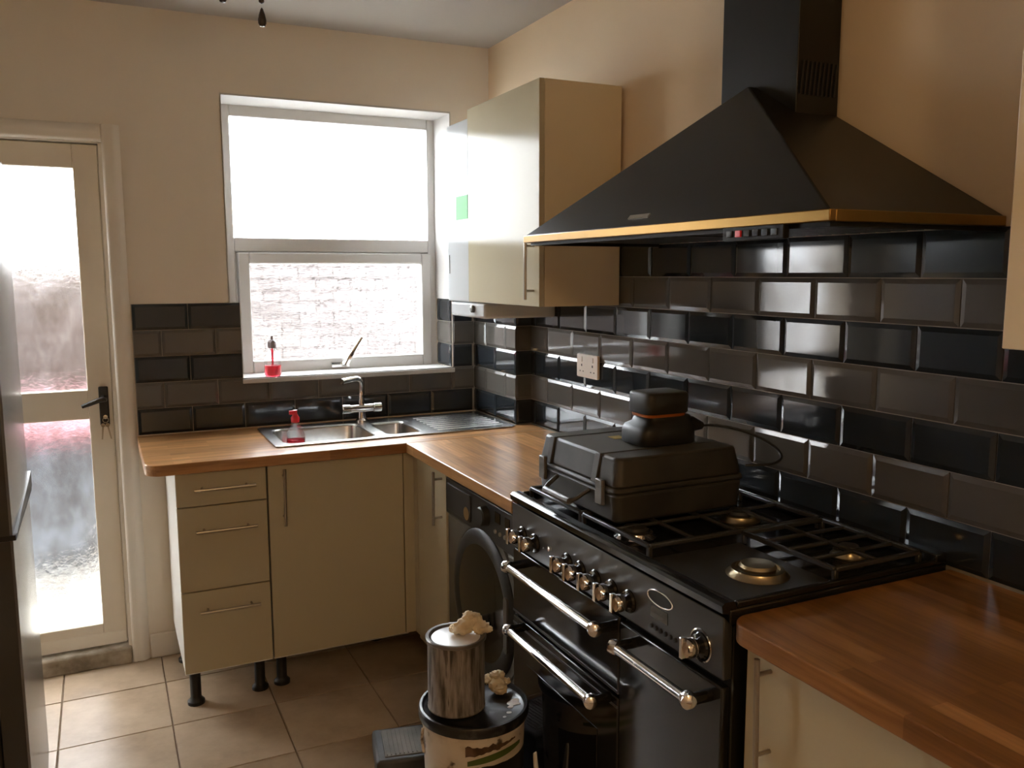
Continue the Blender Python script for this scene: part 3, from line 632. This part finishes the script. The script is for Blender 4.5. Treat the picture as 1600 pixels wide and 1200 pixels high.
# ================================================================== washing machine
wm = thing('washing_machine', 'dark graphite front-loading washing machine under the worktop', 'washing machine', (-0.3, -1.215, 0))
box(-0.560, -0.04, -1.500, -0.925, 0.02, 0.850).build('body', 'graphite', wm, bevel=0.006)
box(-0.578, -0.561, -1.500, -0.925, 0.09, 0.722).build('front_panel', 'graphite', wm, bevel=0.008)
cpw = box(-0.584, -0.561, -1.500, -0.925, 0.726, 0.850).build('control_panel', 'graphite_dark', wm, bevel=0.005)
WC = (-1.240, 0.515)
ring = MB().lathe([(0.170, 0.0), (0.232, 0.0), (0.232, 0.008), (0.224, 0.016), (0.205, 0.020), (0.190, 0.018), (0.172, 0.010)], (-0.578, WC[0], WC[1]), (-1, 0, 0), 48).build('door_ring', 'graphite_dark', wm)
MB().lathe([(0.262, -.001), (0.258, 0.005), (0.236, 0.006), (0.233, 0.002)], (-0.578, WC[0], WC[1]), (-1, 0, 0), 48).build('bezel', 'graphite', wm)
MB().lathe([(0.190, 0.014), (0.160, 0.018), (0.10, 0.022), (0.04, 0.024), (0, 0.0242)], (-0.578, WC[0], WC[1]), (-1, 0, 0), 40).build('door_glass', 'smoked', wm)
MB().prism(rrect(-1.448, -1.424, 0.43, 0.60, 0.010), -0.602, -0.592, 'x').build('door_handle', 'graphite', ring)
MB().prism(rrect(-1.15, -0.945, 0.745, 0.835, 0.010), -0.589, -0.583, 'x').build('detergent_drawer', 'graphite_dark', cpw, bevel=0.002)
MB().lathe([(0.0, 0), (0.022, 0), (0.022, 0.003), (0, 0.005)], (-0.589, -1.125, 0.772), (-1, 0, 0), 20).build('badge', 'chrome', cpw)
MB().lathe([(0.032, 0), (0.030, 0.020), (0.026, 0.024), (0, 0.024)], (-0.584, -1.265, 0.800), (-1, 0, 0), 24).build('dial', 'graphite_dark', cpw)
box(-0.5865, -0.583, -1.370, -1.335, 0.800, 0.832).build('display', 'black_glass', cpw); box(-0.5865, -0.583, -1.435, -1.405, 0.800, 0.832).build('display', 'black_glass', cpw)
for k in range(4): MB().lathe([(0.007, 0), (0.006, 0.004), (0, 0.005)], (-0.584, -1.335 - k * .034, 0.770), (-1, 0, 0), 12).build('button', 'nickel', cpw)
for y in (-1.46, -0.965):
    for x in (-0.52, -0.10): MB().lathe([(0.02, 0), (0.02, 0.025)], (x, y, 0), n=12).build('foot', 'black_plastic', wm)

# ================================================================== range cooker
rg = thing('range_cooker', 'black range cooker with chrome handles and a gas hob', 'cooker', (-0.3, -1.961, 0))
YA, YB = -1.5115, -2.4095
box(-0.590, -0.030, YB, YA, 0.10, 0.888).build('body', 'black_satin', rg, bevel=0.003)
box(-0.570, -0.05, YB + .01, YA - .01, 0.004, 0.099).build('plinth', 'black_plastic', rg)
# hob top with raised lip
box(-0.600, -0.016, YB, YA, 0.889, 0.921).build('hob_plate', 'black_gloss', rg, bevel=0.004)
hf = MB().prism([(-0.618, 0.917), (-0.620, 0.931), (-0.612, 0.937), (-0.590, 0.937), (-0.584, 0.9215), (-0.600, 0.9215), (-0.600, 0.912)], YB, YA, 'y'); hf.build('front_lip', 'black_gloss', rg, angle=50)
MB().box(-0.583, -0.05, YB, YB + .012, 0.9215, 0.934).box(-0.583, -0.05, YA - .012, YA, 0.9215, 0.934).box(-0.05, -0.016, YB, YA, 0.9215, 0.945).build('side_lips', 'black_gloss', rg, bevel=0.003)
cpr = MB().hexa([(-0.612, YB, 0.785), (-0.591, YB, 0.785), (-0.591, YA, 0.785), (-0.612, YA, 0.785)][::-1], [(-0.614, YB, 0.910), (-0.591, YB, 0.887), (-0.591, YA, 0.887), (-0.614, YA, 0.910)][::-1]).build('control_panel', 'charcoal_panel', rg, bevel=0.003)
def rdoor(y0, y1, z0, z1, name, glass=None):
    p = box(-0.612, -0.591, y0, y1, z0, z1).build(name, 'black_gloss', rg, bevel=0.004)
    if glass: box(-0.6135, -0.6110, *glass).build('window', 'black_glass', p, bevel=0.001)
    return p
YS = -2.058
g1 = rdoor(YA - .002, YS + .002, 0.592, 0.778, 'grill_door'); g2 = rdoor(YA - .002, YS + .002, 0.105, 0.584, 'oven_door', (-1.97, -1.60, 0.17, 0.47)); g3 = rdoor(YS - .002, YB + .002, 0.105, 0.770, 'tall_oven_door')
box(-0.6135, -0.6115, YA - .004, YS + .004, 0.597, 0.603).build('edge_strip', 'charcoal_panel', g1); box(-0.6135, -0.6115, YA - .004, YS + .004, 0.560, 0.566).build('edge_strip', 'charcoal_panel', g2)
def range_handle(p, ya, yb_, z):
    hx = -0.662
    bar = MB().tube([(hx, ya - .012, z), (hx, yb_ + .012, z)], 0.0105, 16).build('handle', 'chrome', p)
    for y, s in ((ya, 1), (yb_, -1)):
        MB().tube([(-0.611, y, z), (hx + .004, y, z)], [0.012, 0.011], 12).build('handle_post', 'black_gloss', bar)
        MB().lathe([(0.010, -0.014), (0.016, -0.010), (0.0175, 0.0), (0.015, 0.009), (0.008, 0.014), (0, 0.015)], (hx, y, z), (-0.45, s * 0.9, 0), 18).build('handle_end', 'chrome', bar)
range_handle(g1, -1.578, -2.034, 0.750); range_handle(g2, -1.585, -2.020, 0.573); range_handle(g3, -2.115, -2.372, 0.742)
def knob(y, z, r=0.0195):
    k = MB().lathe([(0.026, 0), (0.026, 0.004), (0.023, 0.008), (0.012, 0.010), (0.012, 0.014)], (-0.6125, y, z), (-1, 0, 0), 24).build('knob', 'black_gloss', cpr)
    MB().lathe([(0.010, 0.010), (r * .8, 0.014), (r, 0.022), (r, 0.034), (r * .85, 0.040), (0, 0.042)], (-0.6125, y, z), (-1, 0, 0), 20).build('knob_grip', 'chrome', k)
    MB().box(-0.6625, -0.6500, y - .005, y + .005, z - r * .9, z + r + .005).build('knob_pointer', 'chrome', k, bevel=0.002)
for y in (-1.577, -1.651, -1.825, -1.888, -1.957, -2.028, -2.098, -2.345): knob(y, 0.830)
MB().lathe([(0.033, 0), (0.033, 0.0025), (0.030, 0.003), (0.030, 0.0)], (-0.6125, -2.345, 0.830), (-1, 0, 0), 30).build('knob_ring', 'chrome', cpr)
MB().lathe([(0.007, 0), (0.006, 0.006), (0, 0.007)], (-0.613, -1.735, 0.840), (-1, 0, 0), 12).build('indicator', 'chrome', cpr)
def ellipse_ring(cy_, cz, a, b_, r, x):
    return MB().tube([(x, cy_ + a * math.cos(t), cz + b_ * math.sin(t)) for t in [2 * math.pi * i / 28 for i in range(29)]], r, 6, cap=False)
ellipse_ring(-2.211, 0.874, 0.043, 0.0155, 0.0016, -0.6145).build('oval_badge', 'chrome', cpr)
MB().prism([(-2.211 + .041 * math.cos(t), 0.874 + .014 * math.sin(t)) for t in [2 * math.pi * i / 24 for i in range(24)]], -0.6148, -0.612, 'x').build('badge_plate', 'black_satin', cpr)
box(-0.6145, -0.612, -2.238, -2.180, 0.828, 0.853).build('clock_display', 'black_glass', cpr)
for k in range(6): MB().lathe([(0.0055, 0), (0.005, 0.005), (0, 0.006)], (-0.6125, -2.183 - k * .0165, 0.808), (-1, 0, 0), 10).build('button', 'black_plastic', cpr)
# burners
def burner(x, y, r, m='burner', cap='iron'):
    p = MB().lathe([(r * 1.12, 0), (r * 1.15, 0.004), (r * 1.0, 0.010), (r * .95, 0.016), (r * .80, 0.018), (r * .78, 0.012), (0, 0.012)], (x, y, 0.9215), n=32).build('burner', m, rg)
    MB().lathe([(r * .66, 0.012), (r * .68, 0.020), (r * .60, 0.026), (r * .45, 0.0275), (0, 0.0278)], (x, y, 0.9215), n=28).build('burner_cap', cap, p)
burner(-0.430, -2.290, 0.056, cap='burner'); burner(-0.512, -1.965, 0.044, 'chrome'); burner(-0.200, -1.965, 0.045); burner(-0.420, -1.680, 0.040); burner(-0.190, -1.680, 0.034); burner(-0.170, -2.285, 0.034)
# pan supports
def grid(x0, x1, y0, y1, nx, ny, z=0.9515):
    g = MB(); t = 0.0055
    for y in (y0, y1): g.box(x0, x1, y - t, y + t, z - .010, z)
    for x in (x0, x1): g.box(x - t, x + t, y0, y1, z - .010, z)
    for i in range(1, ny): y = y0 + (y1 - y0) * i / ny; g.box(x0, x1, y - t * .8, y + t * .8, z - .009, z - .001)
    for i in range(1, nx): x = x0 + (x1 - x0) * i / nx; g.box(x - t * .8, x + t * .8, y0, y1, z - .0085, z - .0005)
    for x in (x0, x1):
        for y in (y0, y1): g.box(x - t, x + t, y - t, y + t, 0.9215, z - .005)
    return g.build('pan_support', 'iron', rg, bevel=0.002, seg=1)
grid(-0.565, -0.075, -1.535, -1.805, 4, 2); grid(-0.565, -0.075, -1.820, -2.100, 4, 2); grid(-0.315, -0.075, -2.115, -2.385, 2, 4)
box(-0.575, -0.325, -2.395, -2.112, 0.9213, 0.9245).build('spill_tray', 'charcoal_panel', rg, bevel=0.001)

# ================================================================== hard case and sander on the hob
cs = thing('tool_case', 'scuffed black plastic tool case lying on the hob', 'case', (-0.37, -1.755, 0.9515))
def rbox(x0, x1, y0, y1, z0, z1, r, taper=0.0, m='case', name='shell'):
    a_, b_ = rrect(x0, x1, y0, y1, r, 4), rrect(x0 + taper, x1 - taper, y0 + taper, y1 - taper, r, 4)
    n = len(a_); mb = MB(); mb.poly_faces([(x, y, z0) for x, y in a_] + [(x, y, z1) for x, y in b_], [tuple(reversed(range(n))), tuple(range(n, 2 * n))] + [(i, (i + 1) % n, n + (i + 1) % n, n + i) for i in range(n)])
    return mb.build(name, m, cs, bevel=0.006)
rbox(-0.555, -0.185, -1.950, -1.565, 0.953, 1.022, 0.02, -0.004, name='base_shell')
rbox(-0.562, -0.178, -1.957, -1.558, 1.0225, 1.036, 0.02, name='rim')
rbox(-0.559, -0.181, -1.954, -1.561, 1.0365, 1.106, 0.022, 0.012, name='lid_shell')
for y in (-1.63, -1.86):
    rb = MB(); rb.hexa([(-0.566, y - .012, 1.037), (-0.560, y - .012, 1.037), (-0.560, y + .012, 1.037), (-0.566, y + .012, 1.037)], [(-0.551, y - .012, 1.1080), (-0.20, y - .012, 1.1080), (-0.20, y + .012, 1.1080), (-0.551, y + .012, 1.1080)])
    rb.build('rib', 'case', cs, bevel=0.002)
for y in (-1.605, -1.895): box(-0.571, -0.561, y - .016, y + .016, 0.990, 1.052).build('latch', 'case_latch', cs, bevel=0.003)
hh = MB(); hh.tube([(-0.560, -1.675, 1.012), (-0.590, -1.680, 0.994), (-0.606, -1.690, 0.984)], 0.006, 8); hh.tube([(-0.560, -1.835, 1.012), (-0.590, -1.830, 0.994), (-0.606, -1.820, 0.984)], 0.006, 8)
hh.build('handle_arms', 'case', cs); 
gg = MB().tube([(-0.606, -1.690 - .0130 * i, 0.984) for i in range(11)], [0.0085, 0.010] * 5 + [0.0085], 10); gg.build('handle_grip', 'case_latch', cs)
for y in (-1.575, -1.94): MB().tube([(-0.20, y, 1.03), (-0.182, y, 1.03)], 0.008, 8).build('hinge', 'case', cs)
tag(MB().box(-0.42, -0.385, -1.73, -1.695, 1.1055, 1.1072).build('sticker', mat('yellow_sticker', (0.45, 0.32, 0.08), 0.6), cs), 'small yellow sticker', None)
sd = thing('power_sander', 'small black hand sander with a cable on top of the tool case', 'power tool', (-0.34, -1.81, 1.1075))
def oval(cx, cy_, a, b_, n=28, p=2.6): return [(cx + a * math.copysign(abs(math.cos(t)) ** (2 / p), math.cos(t)), cy_ + b_ * math.copysign(abs(math.sin(t)) ** (2 / p), math.sin(t))) for t in [2 * math.pi * i / n for i in range(n)]]
def loft(secs, name, m, par, p=2.6):
    mb = MB(); R = [[mb.bm.verts.new((x, y, z)) for x, y in oval(cx, cy_, a_, b_, p=p)] for (cx, cy_, a_, b_, z) in secs]; n = len(R[0])
    for A_, B_ in zip(R, R[1:]):
        for i in range(n): mb.bm.faces.new((A_[i], A_[(i + 1) % n], B_[(i + 1) % n], B_[i]))
    mb.bm.faces.new(R[0][::-1]); mb.bm.faces.new(R[-1]); return mb.build(name, m, par, angle=50)
sx, sy = -0.345, -1.815
loft([(sx, sy, 0.080, 0.058, 1.1085), (sx, sy, 0.084, 0.062, 1.113), (sx, sy, 0.084, 0.062, 1.144), (sx + .003, sy, 0.080, 0.058, 1.156), (sx + .01, sy, 0.070, 0.050, 1.163), (sx + .012, sy, 0.064, 0.046, 1.178)], 'body', 'black_plastic', sd, p=5)
loft([(sx, sy, 0.060, 0.044, 1.1785), (sx, sy, 0.062, 0.046, 1.186)], 'collar', 'orange', sd, p=5)
loft([(sx, sy, 0.062, 0.048, 1.1865), (sx, sy, 0.065, 0.050, 1.190), (sx, sy, 0.065, 0.050, 1.234), (sx, sy, 0.062, 0.047, 1.239), (sx, sy, 0.055, 0.040, 1.2405)], 'grip', 'case', sd, p=6)
MB().tube([(sx + .07, sy + .01, 1.140), (sx + .11, sy + .0, 1.146), (sx + .135, sy - .005, 1.140)], [0.030, 0.020, 0.010], 12).build('tail', 'black_plastic', sd)
cb = [(-0.215, -1.82, 1.140), (-0.17, -1.83, 1.139), (-0.12, -1.855, 1.128), (-0.075, -1.89, 1.108), (-0.055, -1.93, 1.085), (-0.065, -1.96, 1.068), (-0.10, -1.97, 1.058), (-0.14, -1.96, 1.056), (-0.165, -1.94, 1.054)]
pts = []
for i in range(len(cb) - 1):
    p0, p1, p2, p3 = [Vector(cb[max(0, min(len(cb) - 1, i + k))]) for k in (-1, 0, 1, 2)]
    for s_ in range(6):
        t = s_ / 6; pts.append(0.5 * ((2 * p1) + (p2 - p0) * t + (2 * p0 - 5 * p1 + 4 * p2 - p3) * t * t + (3 * p1 - p0 - 3 * p2 + p3) * t ** 3))
MB().tube(pts + [Vector(cb[-1])], 0.0034, 8).build('cable', 'black_plastic', sd)

# ================================================================== bucket, paint tin, foam, toolbox on the floor
BC = (-0.790, -1.642)
bk = thing('paint_bucket', 'large grubby white bucket with a black lid on the floor before the cooker', 'bucket', (*BC, 0))
MB().lathe([(0, 0.002), (0.118, 0.002), (0.122, 0.006), (0.134, 0.385), (0.139, 0.388), (0.139, 0.396), (0.134, 0.398)], (*BC, 0), n=48).build('body', 'bucket', bk)
MB().lathe([(0.1335, 0.3985), (0.1435, 0.3985), (0.1445, 0.402), (0.1445, 0.418), (0.141, 0.424), (0.135, 0.424), (0.132, 0.414), (0.126, 0.410), (0, 0.410)], (*BC, 0), n=48).build('lid', 'bucket_lid', bk)
def patch(a0, a1, zf0, zf1, m, name, par, c, rf, d=0.0012, n=24):
    mb = MB(); rows = []
    for i in range(n + 1):
        t = i / n; a = math.radians(a0 + (a1 - a0) * t); col = []
        for z in (zf0(t), zf1(t)):
            r = rf(z); col += [mb.bm.verts.new((c[0] + (r + e) * math.cos(a), c[1] + (r + e) * math.sin(a), z)) for e in (0.0002, d)]
        rows.append(col)
    for A_, B_ in zip(rows, rows[1:]):
        for i, j in ((1, 3), (3, 2), (2, 0), (0, 1)): mb.bm.faces.new((A_[i], B_[i], B_[j], A_[j]))
    mb.bm.faces.new([rows[0][i] for i in (0, 1, 3, 2)]); mb.bm.faces.new([rows[-1][i] for i in (0, 1, 3, 2)])
    return mb.build(name, m, par, angle=70)
rf = lambda z: 0.122 + (z - .006) / .379 * .012
fz_ = lambda t, s: 0.007 * noise.noise(Vector((t * 9, s, 0)))
patch(-105, -20, lambda t: 0.015, lambda t: 0.318 + fz_(t, 1) * .3, 'label_black', 'label', bk, BC, rf, .0010)
tag(patch(-120, -52, lambda t: 0.322 + 0.022 * t, lambda t: 0.334 + 0.030 * t * (1.6 - t), 'label_green', 'label_stripe', bk, BC, rf, .0016), 'green curved stripe', None)
patch(-122, -62, lambda t: 0.346 + 0.022 * t + fz_(t, 3), lambda t: 0.372 + fz_(t, 5) * 1.4, 'rust', 'smear', bk, BC, rf, .0013)
patch(-112, -108, lambda t: 0.20, lambda t: 0.318, 'label_black', 'smear', bk, BC, rf, .0013, 4)
MB().tube([(BC[0] - .141, BC[1] + .0, 0.385), (BC[0] - .148, BC[1] - .01, 0.36), (BC[0] - .146, BC[1] - .02, 0.33)], 0.004, 8).build('handle_lug', 'bucket', bk)
PC = (-0.836, -1.638)
sp_ = MB()
for i, (dx, dy, r) in enumerate(((0.100, -0.030, .013), (0.112, -0.018, .009), (0.085, -0.045, .007), (0.070, -0.070, .006), (0.112, -0.04, .005), (0.05, -0.085, .004))): sp_.blob((BC[0] + dx, BC[1] + dy, 0.4108), r, (1.2, 1, .10), 0.5, 3, 2, i)
tag(sp_.build('paint_splash', 'paint_white', bk, angle=80), 'white paint splashes', None)
pt = thing('paint_tin', 'smaller grey paint tin with white dribbles on top of the big bucket', 'paint tin', (*PC, 0.4245))
PZ = 0.4255
MB().lathe([(0, 0), (0.075, 0), (0.0755, 0.004), (0.0735, 0.007), (0.0735, 0.176), (0.0755, 0.180)], (*PC, PZ), n=40).build('body', 'tin', pt)
MB().lathe([(0.0758, 0.180), (0.0785, 0.182), (0.0790, 0.188), (0.0765, 0.191), (0.070, 0.190), (0.066, 0.184), (0.060, 0.181), (0, 0.181)], (*PC, PZ), n=40).build('rim', 'tin_rim', pt)
MB().lathe([(0.0, 0.1815), (0.059, 0.1815), (0.063, 0.1850), (0.058, 0.1860), (0, 0.1862)], (*PC, PZ), n=40).build('paint_skin', 'paint_white', pt)
def foam(name, c, parts, lab, seed):
    mb = MB()
    for i, (dx, dy, dz, r) in enumerate(parts): mb.blob((c[0] + dx, c[1] + dy, c[2] + dz), r, (1.15, 1, .85), 0.45, 2.6, 3, seed + i * 3.1)
    return tag(mb.build(name, 'foam', None, angle=60), lab, 'foam')
random.seed(11)
foam('foam_lump', (-0.803, -1.640, 0.6135), [(-.012, 0, .020, .024), (.014, .006, .030, .022), (.030, -.012, .014, .019), (-.028, .010, .013, .016), (.004, .004, .045, .014), (.048, -.016, .008, .011)], 'crumpled cream lump of dried foam on top of the paint tin', 2)
foam('foam_lump', (-0.704, -1.600, 0.4125), [(0, 0, .022, .021), (-.018, .016, .034, .014), (.012, .014, .038, .015), (.002, -.018, .016, .016), (-.004, .002, .048, .012), (.030, .004, .022, .010)], 'pale knobbly lump of dried foam on the black bucket lid', 9)
# toolbox
tb = thing('toolbox', 'scuffed black toolbox with a ribbed top panel on the floor behind the bucket', 'toolbox', (-0.83, -1.36, 0))
ang = math.radians(-12)
def tbx(x0, x1, y0, y1, z0, z1):
    o_ = Vector((-0.978, -1.352, 0)); f = lambda x, y, z: tuple(o_ + Matrix.Rotation(ang, 3, 'Z') @ Vector((x, y, 0)) + Vector((0, 0, z)))
    return MB().hexa([f(x0, y0, z0), f(x1, y0, z0), f(x1, y1, z0), f(x0, y1, z0)], [f(x0, y0, z1), f(x1, y0, z1), f(x1, y1, z1), f(x0, y1, z1)])
tbx(0.006, 0.314, -0.084, 0.084, 0.0, 0.135).build('body', 'toolbox', tb, bevel=0.008)
tbx(0.0, 0.32, -0.090, 0.090, 0.1355, 0.196).build('lid', 'toolbox', tb, bevel=0.010)
tbx(0.025, 0.295, -0.072, 0.072, 0.1955, 0.199).build('top_panel', 'toolbox_tread', tb, bevel=0.002)
rbm = MB()
for i in range(22):
    q = tbx(0.03 + i * .012, 0.0335 + i * .012, -0.066, 0.066, 0.199, 0.2008); me = bpy.data.meshes.new('x'); q.bm.to_mesh(me); q.bm.free(); rbm.bm.from_mesh(me); bpy.data.meshes.remove(me)
tag(rbm.build('tread_ribs', 'toolbox_tread', tb, smooth=False), None, None)
tag(tbx(0.165, 0.195, -0.078, -0.020, 0.1965, 0.2035).build('latch', 'red_plastic', tb, bevel=0.003), 'red latch', None)
rgb = MB(); rgb.hexa([(-0.655, -1.745, 0.0), (-0.632, -1.765, 0), (-0.618, -1.735, 0), (-0.640, -1.715, 0)], [(-0.668, -1.745, 0.30), (-0.661, -1.752, 0.31), (-0.656, -1.745, 0.305), (-0.663, -1.738, 0.30)])
tag(rgb.build('board_offcut', 'rag', bevel=0.003), 'white pointed offcut standing between the bucket and the oven door', 'offcut')

# ================================================================== ceiling light with hanging drops
cl = thing('ceiling_light', 'ceiling light with dark teardrop pendants hanging into the top of view', 'light', (-1.293, -1.572, CEIL))
MB().lathe([(0.0, 0), (0.06, 0), (0.055, -0.018), (0.012, -0.03), (0.012, -0.13), (0, -0.13)], (-1.293, -1.572, CEIL - .001), n=24).build('canopy', 'bead', cl)
MB().lathe([(0.02, 0.01), (0.07, 0.0), (0.115, -0.03), (0.125, -0.06), (0.120, -0.062), (0.10, -0.035), (0.02, -0.006)], (-1.293, -1.572, 2.39), n=32).build('shade', 'lamp_glass', cl)
for x, y, zb in ((-1.240, -1.500, 2.098), (-1.345, -1.645, 2.0985)):
    w = MB().tube([(x, y, 2.345), (x, y, zb + .062)], 0.0012, 6).build('wire', 'bead', cl)
    MB().lathe([(0, 0), (0.0055, 0.003), (0.0065, 0.006), (0.0055, 0.010), (0, 0.013)], (x, y, zb + .050), n=14).build('bead', 'bead', cl)
    MB().lathe([(0, 0), (0.006, 0.0015), (0.0092, 0.008), (0.0095, 0.015), (0.007, 0.027), (0.003, 0.039), (0, 0.043)], (x, y, zb), n=16).build('teardrop', 'bead', cl)
